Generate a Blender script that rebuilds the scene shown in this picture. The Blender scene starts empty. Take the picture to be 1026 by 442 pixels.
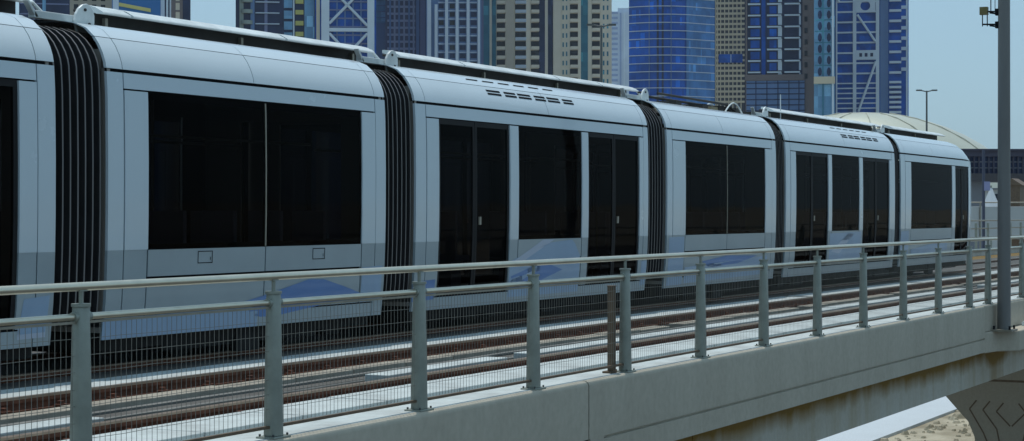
import bpy, bmesh, math, random
from mathutils import Vector, Matrix
random.seed(7)
R = math.radians
sc = bpy.context.scene
COL = sc.collection

# ------------------------------------------------------------------ camera
# X runs along the track, Y across it (away from the viewer), Z up; rail top is z = 0
F = 1887.0                       # focal length in photo pixels (photo is 1026 wide)
TH = math.atan(962 / F)
CT, ST = math.cos(TH), math.sin(TH)
HC = 1.42                        # eye height over the rail
GZ = -7.5                        # street level
cam = bpy.data.cameras.new('camera')
camo = bpy.data.objects.new('camera', cam)
COL.objects.link(camo)
sc.camera = camo
camo.location = (0, 0, HC)
fwd = Vector((CT, ST, 0)); rgt = Vector((ST, -CT, 0))
camo.rotation_euler = fwd.to_track_quat('-Z', 'Y').to_euler()
cam.sensor_width = 36
cam.lens = 36 * F / 1026
cam.shift_y = -7 / 1026
cam.clip_start = 0.1
cam.clip_end = 8000

# ------------------------------------------------------------------ world, sun, exposure
SUN_EL, SUN_AZ = 79.0, 50.0      # azimuth from +Y towards +X
w = bpy.data.worlds.new('World'); sc.world = w; w.use_nodes = True
nt = w.node_tree; nt.nodes.clear()
sky = nt.nodes.new('ShaderNodeTexSky'); sky.sky_type = 'NISHITA'; sky.sun_disc = False
sky.sun_elevation = R(SUN_EL); sky.sun_rotation = R(SUN_AZ)
sky.air_density = 1.0; sky.dust_density = 2.0; sky.ozone_density = 2.0
mixc = nt.nodes.new('ShaderNodeMix'); mixc.data_type = 'RGBA'; mixc.blend_type = 'MULTIPLY'
mixc.inputs['Factor'].default_value = 1.0
mixc.inputs['B'].default_value = (0.80, 1.0, 1.13, 1)
bgn = nt.nodes.new('ShaderNodeBackground'); bgn.inputs['Strength'].default_value = 0.135
wo = nt.nodes.new('ShaderNodeOutputWorld')
veil = nt.nodes.new('ShaderNodeMix'); veil.data_type = 'RGBA'; veil.inputs['Factor'].default_value = 0.7
veil.inputs['B'].default_value = (2.62, 4.05, 5.02, 1)
nt.links.new(sky.outputs[0], mixc.inputs['A']); nt.links.new(mixc.outputs['Result'], veil.inputs['A'])
nt.links.new(veil.outputs['Result'], bgn.inputs[0])
nt.links.new(bgn.outputs[0], wo.inputs[0])
sl = bpy.data.lights.new('sun', 'SUN'); sl.energy = 2.6; sl.angle = R(0.5); sl.color = (1, 0.97, 0.92)
so = bpy.data.objects.new('sun', sl); COL.objects.link(so)
sd = Vector((math.sin(R(SUN_AZ)) * math.cos(R(SUN_EL)), math.cos(R(SUN_AZ)) * math.cos(R(SUN_EL)), math.sin(R(SUN_EL))))
so.rotation_euler = sd.to_track_quat('Z', 'Y').to_euler()
sc.view_settings.view_transform = 'Standard'; sc.view_settings.look = 'None'
sc.view_settings.gamma = 1.0; sc.view_settings.exposure = 0.0
sc.view_settings.use_curve_mapping = False

# ------------------------------------------------------------------ helpers
def PX(px, Y):                    # X of the point seen at photo column px on the vertical plane Y
    return (F * Y / (CT * (1475 - px)) - Y * ST) / CT
def PZ(px, py, Y):                # its height
    return HC - (py - 214) * (Y / CT) / (1475 - px)

class MB:
    def __init__(s): s.v = []; s.f = []; s.m = []; s.mi = 0
    def add(s, vs, fs):
        b = len(s.v); s.v += [tuple(p) for p in vs]
        for f in fs: s.f.append([b + i for i in f]); s.m.append(s.mi)
        return s
    def box(s, x0, x1, y0, y1, z0, z1):
        vs = [(x0, y0, z0), (x1, y0, z0), (x1, y1, z0), (x0, y1, z0), (x0, y0, z1), (x1, y0, z1), (x1, y1, z1), (x0, y1, z1)]
        return s.add(vs, [(0, 3, 2, 1), (4, 5, 6, 7), (0, 1, 5, 4), (1, 2, 6, 5), (2, 3, 7, 6), (3, 0, 4, 7)])
    def prism_x(s, prof, x0, x1):   # closed (y, z) profile swept along X
        n = len(prof); vs = [(x0, y, z) for y, z in prof] + [(x1, y, z) for y, z in prof]
        fs = [(i, (i + 1) % n, n + (i + 1) % n, n + i) for i in range(n)]
        fs += [tuple(range(n - 1, -1, -1)), tuple(range(n, 2 * n))]
        return s.add(vs, fs)
    def prism_z(s, poly, z0, z1):
        n = len(poly); vs = [(x, y, z0) for x, y in poly] + [(x, y, z1) for x, y in poly]
        fs = [(i, (i + 1) % n, n + (i + 1) % n, n + i) for i in range(n)]
        fs += [tuple(range(n - 1, -1, -1)), tuple(range(n, 2 * n))]
        return s.add(vs, fs)
    def prism_y(s, poly, y0, y1):   # closed (x, z) outline with thickness along Y
        n = len(poly); vs = [(x, y0, z) for x, z in poly] + [(x, y1, z) for x, z in poly]
        fs = [(i, (i + 1) % n, n + (i + 1) % n, n + i) for i in range(n)]
        fs += [tuple(range(n - 1, -1, -1)), tuple(range(n, 2 * n))]
        return s.add(vs, fs)
    def tube(s, pts, r, n=8, r2=None):
        pts = [Vector(p) for p in pts]; rings = []; vs = []
        for i, p in enumerate(pts):
            d = (pts[min(i + 1, len(pts) - 1)] - pts[max(i - 1, 0)]).normalized()
            a = Vector((0, 0, 1)) if abs(d.z) < 0.9 else Vector((1, 0, 0))
            u = d.cross(a).normalized(); v = d.cross(u)
            rr = r if r2 is None else r + (r2 - r) * i / (len(pts) - 1)
            for k in range(n):
                t = 2 * math.pi * (k + .5) / n
                vs.append(p + u * math.cos(t) * rr + v * math.sin(t) * rr)
        fs = []
        for i in range(len(pts) - 1):
            for k in range(n):
                fs.append((i * n + k, i * n + (k + 1) % n, (i + 1) * n + (k + 1) % n, (i + 1) * n + k))
        fs += [tuple(range(n - 1, -1, -1)), tuple((len(pts) - 1) * n + k for k in range(n))]
        return s.add(vs, fs)
    def sheet(s, rows):             # grid of points
        n = len(rows[0]); vs = [p for r_ in rows for p in r_]
        return s.add(vs, [(i * n + k, i * n + k + 1, (i + 1) * n + k + 1, (i + 1) * n + k) for i in range(len(rows) - 1) for k in range(n - 1)])
    def build(s, name, mats, parent=None, bevel=0, smooth=False, loc=None):
        me = bpy.data.meshes.new(name); me.from_pydata(s.v, [], s.f); me.update()
        if not isinstance(mats, (list, tuple)): mats = [mats]
        for m in mats: me.materials.append(m)
        me.polygons.foreach_set('material_index', s.m)
        bm = bmesh.new(); bm.from_mesh(me); bmesh.ops.recalc_face_normals(bm, faces=bm.faces)
        bm.to_mesh(me); bm.free()
        if smooth:
            me.polygons.foreach_set('use_smooth', [True] * len(me.polygons)); me.set_sharp_from_angle(angle=R(38))
        o = bpy.data.objects.new(name, me); COL.objects.link(o)
        if parent: o.parent = parent
        if loc: o.location = loc
        if bevel:
            b = o.modifiers.new('bevel', 'BEVEL'); b.width = bevel; b.segments = 2; b.limit_method = 'ANGLE'
        return o

def tag(o, label, cat, group=None):
    o['label'] = label; o['category'] = cat
    if group: o['group'] = group
    return o
def thing(name, label, cat, loc=(0, 0, 0), rz=0, group=None):
    o = bpy.data.objects.new(name, None); COL.objects.link(o); o.location = loc; o.rotation_euler = (0, 0, rz)
    o.empty_display_size = 0.3
    return tag(o, label, cat, group)
def structure(o, kind='structure'): o['kind'] = kind; return o

# ------------------------------------------------------------------ materials
def N(nt, t, **kw):
    n = nt.nodes.new(t)
    for k, v in kw.items(): setattr(n, k, v)
    return n
def mat(name, col, rough=0.6, metal=0.0, var=0.0, scale=2.0, bump=0.0, spec=0.5, col2=None, stretch=(1, 1, 1), bscale=None, rvar=0.0, coat=0):
    m = bpy.data.materials.new(name); m.use_nodes = True; nt = m.node_tree
    p = nt.nodes['Principled BSDF']
    p.inputs['Base Color'].default_value = (*col, 1); p.inputs['Roughness'].default_value = rough
    p.inputs['Metallic'].default_value = metal; p.inputs['Specular IOR Level'].default_value = spec
    p.inputs['Coat Weight'].default_value = coat; p.inputs['Coat Roughness'].default_value = 0.08
    if var or col2 or bump or rvar:
        tc = N(nt, 'ShaderNodeTexCoord'); mp = N(nt, 'ShaderNodeMapping'); mp.inputs['Scale'].default_value = stretch
        nt.links.new(tc.outputs['Object'], mp.inputs[0])
        nz = N(nt, 'ShaderNodeTexNoise'); nz.inputs['Scale'].default_value = scale; nz.inputs['Detail'].default_value = 8
        nz.inputs['Roughness'].default_value = 0.62
        nt.links.new(mp.outputs[0], nz.inputs[0])
        cr = N(nt, 'ShaderNodeValToRGB'); cr.color_ramp.elements[0].position = 0.3; cr.color_ramp.elements[1].position = 0.7
        c2 = col2 if col2 else tuple(c * (1 - var) for c in col)
        cr.color_ramp.elements[0].color = (*c2, 1)
        cr.color_ramp.elements[1].color = (*(tuple(min(1, c * (1 + var * .6)) for c in col)), 1)
        nt.links.new(nz.outputs[0], cr.inputs[0]); nt.links.new(cr.outputs[0], p.inputs['Base Color'])
        if rvar:
            mr = N(nt, 'ShaderNodeMapRange'); mr.inputs['To Min'].default_value = rough - rvar; mr.inputs['To Max'].default_value = rough + rvar
            nt.links.new(nz.outputs[0], mr.inputs[0]); nt.links.new(mr.outputs[0], p.inputs['Roughness'])
        if bump:
            nb = N(nt, 'ShaderNodeTexNoise'); nb.inputs['Scale'].default_value = bscale or scale * 8; nb.inputs['Detail'].default_value = 5
            nt.links.new(mp.outputs[0], nb.inputs[0])
            bp = N(nt, 'ShaderNodeBump'); bp.inputs['Strength'].default_value = bump; bp.inputs['Distance'].default_value = 0.02
            nt.links.new(nb.outputs[0], bp.inputs['Height']); nt.links.new(bp.outputs[0], p.inputs['Normal'])
    return m
def glass(name, tint, refl_ior=1.4, rough=0.02, wob=0.0):
    m = bpy.data.materials.new(name); m.use_nodes = True; nt = m.node_tree; nt.nodes.clear()
    o = N(nt, 'ShaderNodeOutputMaterial'); mx = N(nt, 'ShaderNodeMixShader'); fr = N(nt, 'ShaderNodeFresnel')
    fr.inputs[0].default_value = refl_ior
    tr = N(nt, 'ShaderNodeBsdfTransparent'); tr.inputs[0].default_value = (*tint, 1)
    gl = N(nt, 'ShaderNodeBsdfGlossy'); gl.inputs['Roughness'].default_value = rough; gl.inputs[0].default_value = (.36, .36, .37, 1)
    nt.links.new(fr.outputs[0], mx.inputs[0]); nt.links.new(tr.outputs[0], mx.inputs[1]); nt.links.new(gl.outputs[0], mx.inputs[2])
    if wob:
        tc = N(nt, 'ShaderNodeTexCoord'); nz = N(nt, 'ShaderNodeTexNoise'); nz.inputs['Scale'].default_value = 1.2
        bp = N(nt, 'ShaderNodeBump'); bp.inputs['Strength'].default_value = wob; bp.inputs['Distance'].default_value = 0.1
        nt.links.new(tc.outputs['Object'], nz.inputs[0]); nt.links.new(nz.outputs[0], bp.inputs['Height'])
        nt.links.new(bp.outputs[0], gl.inputs['Normal'])
    nt.links.new(mx.outputs[0], o.inputs[0])
    return m

M = {}
M['paint'] = mat('tram_silver_paint', (.47, .555, .61), .26, 0, .03, .5, coat=.6, rvar=.05)
M['paint_roof'] = mat('tram_roof_paint', (.56, .63, .66), .25, 0, .03, 1.5, coat=.6, rvar=.05)
M['paint_low'] = mat('tram_grey_paint', (.27, .33, .36), .38, 0, .08, 1.5, coat=.3)
M['blue'] = mat('tram_blue_paint', (.085, .19, .42), .35, 0, .06, 2, coat=.3)
M['lilac'] = mat('tram_pale_blue_paint', (.23, .34, .48), .35, 0, .08, 2, coat=.3)
M['white_streak'] = mat('tram_pale_streak_paint', (.36, .42, .52), .35, 0, .05, 2)
M['black'] = mat('black_rubber', (.008, .008, .009), .6, spec=.2)
M['gap'] = mat('dark_gap', (.006, .007, .009), .8, spec=.1)
M['under'] = mat('underframe_dark', (.02, .019, .018), .8, 0, .4, 5, .3, spec=.2)  # near-black mottled tone for underframe, bogies and wheels
M['bellow'] = mat('bellows_rubber', (.012, .012, .014), .7, 0, .3, 4, spec=.25)
M['bellow_edge'] = mat('bellows_edge', (.13, .128, .125), .5)
M['win'] = glass('tinted_tram_glass', (.22, .21, .20), 1.11, .01, .02)
M['win_far'] = glass('dark_far_glass', (.05, .05, .055), 1.10)
M['seat'] = mat('seat_fabric', (.16, .17, .24), .8)
M['inner'] = mat('interior_panel', (.30, .28, .25), .6)
M['pole_y'] = mat('interior_pole', (.10, .095, .08), .5, 0)
M['white_metal'] = mat('white_roof_cover', (.62, .66, .65), .35, 0, .25, 3)
M['roofdark'] = mat('roof_equipment_dark', (.018, .017, .015), .7, 0, .5, 6)
M['roofbrown'] = mat('roof_equipment_tan', (.24, .20, .12), .7, 0, .4, 4)
M['post'] = mat('fence_post_paint', (.26, .28, .24), .42, .2, .22, 4, .08, rvar=.08)
M['rail'] = mat('stainless_handrail', (.66, .61, .48), .32, .85, .12, 5, rvar=.06)
M['rail_dull'] = mat('galvanised_rail', (.30, .28, .23), .45, .6, .2, 6)
M['wire'] = mat('mesh_wire', (.22, .21, .18), .5, .3, .2, 9)
M['rust'] = mat('rusty_steel', (.15, .055, .028), .85, .1, .45, 9, .3)
M['rust_post'] = mat('brown_painted_post', (.13, .085, .05), .6, .1, .3, 8)
M['bolt'] = mat('bolt_steel', (.08, .08, .08), .5, .5)
M['railhead'] = mat('rail_head', (.36, .27, .20), .38, .7, .25, 6)
M['box_white'] = mat('white_cover_box', (.62, .70, .72), .5)

def concrete(name, col, dirt, amt=.5, scale=.6, streak=False, bump=.25):  # noise-dirtied concrete or soil
    m = bpy.data.materials.new(name); m.use_nodes = True; nt = m.node_tree; p = nt.nodes['Principled BSDF']
    p.inputs['Roughness'].default_value = .85; p.inputs['Specular IOR Level'].default_value = .3
    tc = N(nt, 'ShaderNodeTexCoord')
    n1 = N(nt, 'ShaderNodeTexNoise'); n1.inputs['Scale'].default_value = scale; n1.inputs['Detail'].default_value = 9; n1.inputs['Roughness'].default_value = .65
    mp = N(nt, 'ShaderNodeMapping'); mp.inputs['Scale'].default_value = (3.0, 3.0, .35) if streak else ((2.2, 2.2, .3) if 'parapet' in name else (1, 1, 1))
    nt.links.new(tc.outputs['Object'], mp.inputs[0]); nt.links.new(mp.outputs[0], n1.inputs[0])
    n2 = N(nt, 'ShaderNodeTexNoise'); n2.inputs['Scale'].default_value = 14; n2.inputs['Detail'].default_value = 6
    nt.links.new(tc.outputs['Object'], n2.inputs[0])
    cr = N(nt, 'ShaderNodeValToRGB'); cr.color_ramp.elements[0].position = .42; cr.color_ramp.elements[1].position = .75
    nt.links.new(n1.outputs[0], cr.inputs[0])
    mu = N(nt, 'ShaderNodeMath', operation='MULTIPLY'); mu.inputs[1].default_value = amt; nt.links.new(cr.outputs[0], mu.inputs[0])
    mx = N(nt, 'ShaderNodeMix', data_type='RGBA'); mx.inputs['A'].default_value = (*col, 1); mx.inputs['B'].default_value = (*dirt, 1)
    nt.links.new(mu.outputs[0], mx.inputs['Factor'])
    res = mx.outputs['Result']
    if streak:                     # ochre water stain running down from the ledge, wide under the mast
        sx = N(nt, 'ShaderNodeSeparateXYZ'); nt.links.new(tc.outputs['Object'], sx.inputs[0])
        mr = N(nt, 'ShaderNodeMapRange'); mr.inputs['From Min'].default_value = -1.30; mr.inputs['From Max'].default_value = -.90
        nt.links.new(sx.outputs[2], mr.inputs[0])
        n3 = N(nt, 'ShaderNodeTexNoise'); n3.inputs['Scale'].default_value = 2.2; n3.inputs['Detail'].default_value = 6
        mp3 = N(nt, 'ShaderNodeMapping'); mp3.inputs['Scale'].default_value = (1.0, .1, .12); nt.links.new(tc.outputs['Object'], mp3.inputs[0]); nt.links.new(mp3.outputs[0], n3.inputs[0])
        ad = N(nt, 'ShaderNodeMath', operation='ADD'); nt.links.new(mr.outputs[0], ad.inputs[0]); nt.links.new(n3.outputs[0], ad.inputs[1])
        ab = N(nt, 'ShaderNodeMath', operation='SUBTRACT'); ab.inputs[1].default_value = 33.6; nt.links.new(sx.outputs[0], ab.inputs[0])
        aa = N(nt, 'ShaderNodeMath', operation='ABSOLUTE'); nt.links.new(ab.outputs[0], aa.inputs[0])
        mw = N(nt, 'ShaderNodeMapRange'); mw.inputs['From Min'].default_value = .9; mw.inputs['From Max'].default_value = .45; mw.inputs['To Max'].default_value = .42
        nt.links.new(aa.outputs[0], mw.inputs[0])
        a2 = N(nt, 'ShaderNodeMath', operation='ADD'); nt.links.new(ad.outputs[0], a2.inputs[0]); nt.links.new(mw.outputs[0], a2.inputs[1])
        c3 = N(nt, 'ShaderNodeMapRange'); c3.inputs['From Min'].default_value = .66; c3.inputs['From Max'].default_value = 1.2; c3.inputs['To Max'].default_value = 1.0
        nt.links.new(a2.outputs[0], c3.inputs[0])
        m3 = N(nt, 'ShaderNodeMix', data_type='RGBA'); m3.inputs['B'].default_value = (.24, .145, .03, 1)
        nt.links.new(res, m3.inputs['A']); nt.links.new(c3.outputs[0], m3.inputs['Factor']); res = m3.outputs['Result']
    m2 = N(nt, 'ShaderNodeMix', data_type='RGBA', blend_type='MULTIPLY'); m2.inputs['Factor'].default_value = .22
    c2 = N(nt, 'ShaderNodeValToRGB'); c2.color_ramp.elements[0].position = .3; c2.color_ramp.elements[0].color = (.55, .55, .55, 1); c2.color_ramp.elements[1].position = .65
    nt.links.new(n2.outputs[0], c2.inputs[0]); nt.links.new(res, m2.inputs['A']); nt.links.new(c2.outputs[0], m2.inputs['B'])
    nt.links.new(m2.outputs['Result'], p.inputs['Base Color'])
    bp = N(nt, 'ShaderNodeBump'); bp.inputs['Strength'].default_value = bump; bp.inputs['Distance'].default_value = .01
    nt.links.new(n2.outputs[0], bp.inputs['Height']); nt.links.new(bp.outputs[0], p.inputs['Normal'])
    return m
M['conc_par'] = concrete('parapet_concrete', (.47, .425, .34), (.36, .315, .245), .6, .9)
M['conc_deck'] = concrete('deck_concrete', (.52, .57, .56), (.30, .31, .30), .85, 1.6)
M['conc_grey'] = concrete('track_bed_concrete', (.12, .115, .105), (.06, .053, .045), .7, 1.5)  # darkened bed tone; shade under the tram is put into the colour
M['conc_web'] = concrete('stained_girder_concrete', (.50, .48, .41), (.36, .29, .17), .6, .9, True)
M['conc_pier'] = concrete('pier_concrete', (.36, .32, .26), (.26, .22, .17), .5, .4)
M['channel_shade'] = mat('shaded_track_channel', (.03, .026, .021), .9, 0, .5, 8, .5)  # channel floor tone with the shade of the troughs put into the colour
M['sand'] = concrete('sandy_ground', (.44, .40, .30), (.15, .12, .07), 1.0, .35, bump=.8)
M['stain'] = mat('ochre_water_stain', (.19, .125, .045), .9, 0, .5, 1.5, stretch=(4, 4, .6))
M['road'] = concrete('pale_paving', (.50, .55, .58), (.40, .44, .46), .4, .2)

# ------------------------------------------------------------------ ground and streets
g = MB(); g.sheet([[(-600, -1500, GZ), (3500, -1500, GZ)], [(-600, 3000, GZ), (3500, 3000, GZ)]])
structure(g.build('ground', M['sand']))
g = MB(); g.sheet([[(-300, -60, GZ + .004), (900, -60, GZ + .004)], [(-300, 5.5, GZ + .004), (900, 5.5, GZ + .004)]])
structure(g.build('road', mat('unseen_dark_road', (.05, .05, .052), .9, 0, .2, 1.5)))  # unseen road, added dark to cut ground reflection in the windows and bounce
g = MB(); g.box(-100, 600, 20.7, 36.0, GZ, GZ + .12)
structure(g.build('pavement', M['road']))
g = MB(); g.sheet([[(-100, 36.3, GZ + .004), (600, 36.3, GZ + .004)], [(-100, 50, GZ + .004), (600, 50, GZ + .004)]])
structure(g.build('road', mat('asphalt', (.06, .06, .062), .9, 0, .2, 3)))

rb = MB(); rs = random.Random(4)
for k in range(260):
    x, y = rs.uniform(55, 90), rs.uniform(17.2, 20.6); r_ = rs.uniform(.05, .22) * (1 if rs.random() < .9 else 1.8)
    pts = [(x + r_ * math.cos(a) * rs.uniform(.6, 1.2), y + r_ * math.sin(a) * rs.uniform(.6, 1.2), GZ - .02) for a in [2 * math.pi * q / 7 for q in range(7)]]
    tp = [(px_ * .6 + x * .4, py_ * .6 + y * .4, GZ + r_ * rs.uniform(.4, .7)) for px_, py_, _ in pts]
    n = 7; rb.add(pts + tp, [(i, (i + 1) % n, n + (i + 1) % n, n + i) for i in range(n)] + [tuple(range(n, 2 * n))])
structure(rb.build('rubble', M['sand']), 'stuff')
# ------------------------------------------------------------------ viaduct
via = thing('viaduct', 'grey concrete tram viaduct with smooth parapet face and ochre stained girder', 'viaduct')
XA, XB = -4.0, 150.0
# deck cross-section under the tracks
d = MB(); d.box(XA, XB, 7.262, 7.62, -.30, -.111)
d.build('kerb_top', M['conc_deck'], via)
d = MB(); d.box(XA, XB, 7.62, 17.0, -.9, -.20); d.box(XA, XB, 7.55, 16.7, -1.5, -.9)
d.build('deck_slab', M['conc_web'], via)
# parapet panels with rounded top edge and a shadow groove near the bottom
def parapet(x0, x1, groove=True):
    b = MB(); yo = 7.19; rr = .05
    top = [(7.24 + .02, -.111)] + [(yo + rr - rr * math.sin(a), -.161 + rr * math.cos(a) + .0) for a in [i * math.pi / 8 for i in range(5)]]
    prof = top + [(yo, -.645), (yo + .03, -.652), (yo + .03, -.668), (yo, -.675), (yo, -.88), (7.54, -.88)]
    b.prism_x(prof, x0, x1)
    return b.build('parapet_panel', M['conc_par'], via, smooth=True)
gx = 15.65
parapet(XA, gx - .012)
parapet(gx + .012, 31.35)
m_ = MB(); m_.box(gx + .03, 15.98, 7.188, 7.25, -.700, -.62); m_.build('panel_edge', M['conc_par'], via)
m_ = MB(); m_.box(gx - .03, gx + .03, 7.215, 7.5, -.87, -.125); m_.build('joint_sealant', M['gap'], via)
# bulge of the parapet that carries the mast
bm_ = MB()
pl = [(31.35, 7.19), (31.9, 7.10), (32.2, 6.80), (35.4, 6.80), (35.7, 7.10), (36.2, 7.19), (36.2, 7.5), (31.35, 7.5)]
bm_.prism_z(pl, -.90, -.55)
pl2 = [(31.35, 7.191), (31.8, 7.17), (32.15, 7.13), (35.45, 7.13), (35.8, 7.17), (36.2, 7.191), (36.2, 7.5), (31.35, 7.5)]
bm_.prism_z(pl2, -.55, -.113)
bm_.build('mast_corbel', M['conc_par'], via, bevel=.02)
parapet(36.2, XB)
# far side parapet
b = MB(); b.box(XA, XB, 16.72, 17.0, -.2, .05); b.build('far_kerb', M['conc_deck'], via)
# girder web under the near parapet, in lengths
xs = [XA, 8, 19, PX(963, 7.5), 52, 80, 110, XB]
for a, b_ in zip(xs[:-1], xs[1:]):
    m_ = MB(); m_.box(a + .01, b_ - .01, 7.50, 7.9, -1.5, -.881); m_.build('girder_web', M['conc_web'], via)
# piers: flared tulip outline with incised chevrons on the face
def pier(X0):
    prof = [(-2.05, -1.5), (-2.05, -2.2), (-2.0, -2.95), (-1.95, -3.02), (-1.95, -3.12), (-1.80, -3.5), (-1.45, -3.88), (-1.15, -4.2), (-.98, -4.6), (-.90, -5.2), (-.88, GZ)]
    left = [(11 + a, z) for a, z in prof]; right = [(11 - a, z) for a, z in reversed(prof)]
    poly = left + right; n = len(poly)
    b = MB(); b.add([(X0, y, z) for y, z in poly] + [(X0 + 1.6, y, z) for y, z in poly],
        [(i, (i + 1) % n, n + (i + 1) % n, n + i) for i in range(n)] + [tuple(range(n)), tuple(range(n, 2 * n))])
    b.mi = 1
    def line(p, q, wd=.020):
        (a, z), (c, y) = p, q; dx, dz = c - a, y - z; L = math.hypot(dx, dz); nx, nz_ = -dz / L * wd, dx / L * wd
        b.add([(X0 - .003, 11 + a + nx, z + nz_), (X0 - .003, 11 + c + nx, y + nz_), (X0 - .003, 11 + c - nx, y - nz_), (X0 - .003, 11 + a - nx, z - nz_)], [(0, 1, 2, 3)])
    for k, (a0, zz) in enumerate([(1.08, -3.62), (.72, -3.63), (.36, -3.66)]):
        for sg in (1, -1):
            line((sg * (a0 - .16), zz), (sg * (a0 + .03), zz - .24)); line((sg * (a0 + .03), zz - .24), (sg * (a0 - .34), zz - .86 + .12 * k))
            if k < 2: line((sg * (a0 - .34), zz - .86 + .12 * k), (sg * (.30 - .16 * k), zz - 1.9))
    line((-1.95, -3.07), (1.95, -3.07), .03)
    return b.build('pier', [M['conc_pier'], M['rust_post']], via)
for X0 in (51, 81, 111): pier(X0)

# ------------------------------------------------------------------ tracks
def slabs(name, mt, parent, seed, lens, gaps, y0, y1, zt, jy=.0, jz=.004, xmax=66, gap=.02):
    rs = random.Random(seed); x = XA
    while x < xmax:
        L = rs.choice(lens); b = MB(); b.box(0, L, y0 + rs.uniform(-jy, jy), y1 + rs.uniform(-jy, jy), -.20, zt + rs.uniform(-jz, jz)); b.build(name, mt, parent, bevel=.006, loc=(x, 0, 0))
        x += L + gap + rs.choice(gaps)
    b = MB(); b.box(x, XB, y0, y1, -.20, zt); b.build(name, mt, parent)
def track(name, ya, yb, label, near):
    t = thing(name, label, 'tram track')
    for y in (ya, yb):
        b = MB(); z0 = -.11 if near else -.10
        b.box(XA, XB, y - .034, y + .034, -.045, -.016); b.box(XA, XB, y - .012, y + .012, z0, -.045); b.box(XA, XB, y - .065, y + .065, z0 - .02, z0 + .012)
        b.mi = 1; b.box(XA, XB, y - .035, y + .035, -.016, 0)
        b.build('rail', [M['rust'], M['railhead']], t)
    return t
tn = track('tram_track', 8.30, 10.02, 'empty near tram track with rust brown rails beside the walkway', True)
tf = track('tram_track', 11.45, 12.98, 'far tram track that carries the silver tram', False)
# bed of the near track: slabs and channels
b = MB(); rs = random.Random(5)
for (y0, y1, z1) in ((9.30, 9.46, -.14), (8.50, 8.66, -.13)):
    b.box(XA, XB, y0, y1, -.20, z1)
b.build('track_bed', M['conc_grey'], tn)
slabs('centre_strip', M['conc_deck'], tn, 5, [2.4, 3.6, 4.8, 6.0], [0, 0, .6, 1.8, 4.0], 8.85, 9.10, -.06)
slabs('cable_cover', concrete('tan_concrete', (.36, .33, .27), (.18, .15, .12), .8, 1.6), tn, 9, [.98, .98, .98, 1.98], [0, 0, 0, 0, 0, 0, .5], 9.60, 9.82, -.085, .012, .006)
slabs('side_slab', M['conc_deck'], tn, 21, [2.4, 3.0, 3.0, 4.2], [0, 0, 0, .35], 10.38, 10.93, -.052)
slabs('walkway_slab', M['conc_deck'], via, 22, [1.18], [0], 7.625, 8.19, -.055, 0, .003)
b = MB()                          # thin pipes and cables lying in the channels
for y, z, r_ in ((9.50, -.13, .02), (9.23, -.145, .018), (8.74, -.14, .02)):
    pts = [(XA + 1.5 * k, y + rs.uniform(-.012, .012), z + rs.uniform(-.006, .006)) for k in range(100)]; b.tube(pts, r_, 6)
b.build('cable', mat('grey_conduit', (.20, .19, .17), .6, .2, .3, 4), tn)
for y in (8.30, 10.02):            # rail fastenings
    b = MB(); x = XA
    while x < 60:
        b.box(x, x + .10, y - .11, y + .11, -.125, -.085); b.box(x + .03, x + .07, y - .095, y - .05, -.09, -.06); x += .65
    structure(b.build('rail_clip', M['rust'], tn), 'stuff')
b = MB(); b.box(XA, XB, 8.20, 9.88, -.20, -.165); b.build('drain_channel', M['channel_shade'], tn)
b = MB(); b.box(XA, XB, 10.14, 10.30, -.20, -.09); b.build('track_bed', M['conc_grey'], tn)
b = MB(); b.box(XA, XB, 10.95, 14.3, -.20, -.065); b.build('track_bed', M['conc_grey'], tf)
b = MB()
for y0, y1 in ((10.03, 10.14),): b.box(XA, XB, y0, y1, -.20, -.15)
b.build('drain_channel', M['channel_shade'], tn)

# ------------------------------------------------------------------ tram
tram = thing('tram', 'silver and blue articulated tram with tinted windows on the far track', 'tram', (0, 11, 0))
PROF = [(.065, .27), (.048, .45), (.03, .62), (.018, .82), (.008, 1.085), (.002, 1.4), (0, 1.9), (.003, 2.2), (.006, 2.45), (.010, 2.56), (.02, 2.73),
        (.033, 2.80), (.062, 2.88), (.105, 2.96), (.17, 3.045), (.255, 3.115), (.38, 3.165), (.55, 3.195), (.8, 3.215), (1.25, 3.23)]
def off(z):
    for (a, z0), (b_, z1) in zip(PROF[:-1], PROF[1:]):
        if z <= z1: return a + (b_ - a) * max(0, (z - z0)) / (z1 - z0)
    return 1.25
def zs(z0, z1):
    return [z0] + [p[1] for p in PROF if z0 + .01 < p[1] < z1 - .01] + [z1]
NOSE0, NOSE1 = 44.6, 46.8
def warp(x, o, z):                # the roof falls and the plan narrows towards the nose
    t = max(0, min(1, (x - NOSE0) / (NOSE1 - NOSE0))); t2 = t * t
    if z > 2.7: z = 2.7 + (z - 2.7) * (1 - .9 * t ** 6)
    u = max(0, (x - 45.9) / 1.0)
    return o + .10 * u * u, z
def side_y(o, far): return (2.5 - o) if far else o
def panel(b, x0, x1, z0, z1, depth=.03, push=0.0, far=False, nx=1):
    zz = zs(z0, z1)
    n = max(nx, 1 + int((x1 - x0) / .25) if x1 > NOSE0 else 1)
    xx = [x0 + (x1 - x0) * i / n for i in range(n + 1)]
    def P(x, z, dd):
        o, z2 = warp(x, off(z) + dd, z); return (x, side_y(o, far), z2)
    b.sheet([[P(x, z, push) for x in xx] for z in zz])
    if depth:
        b.sheet([[P(x, z, push + depth) for x in xx] for z in zz])
        b.sheet([[P(x0, z, push), P(x0, z, push + depth)] for z in zz]); b.sheet([[P(x1, z, push), P(x1, z, push + depth)] for z in zz])
        b.sheet([[P(x, z0, push), P(x, z0, push + depth)] for x in xx]); b.sheet([[P(x, z1, push), P(x, z1, push + depth)] for x in xx])

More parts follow.
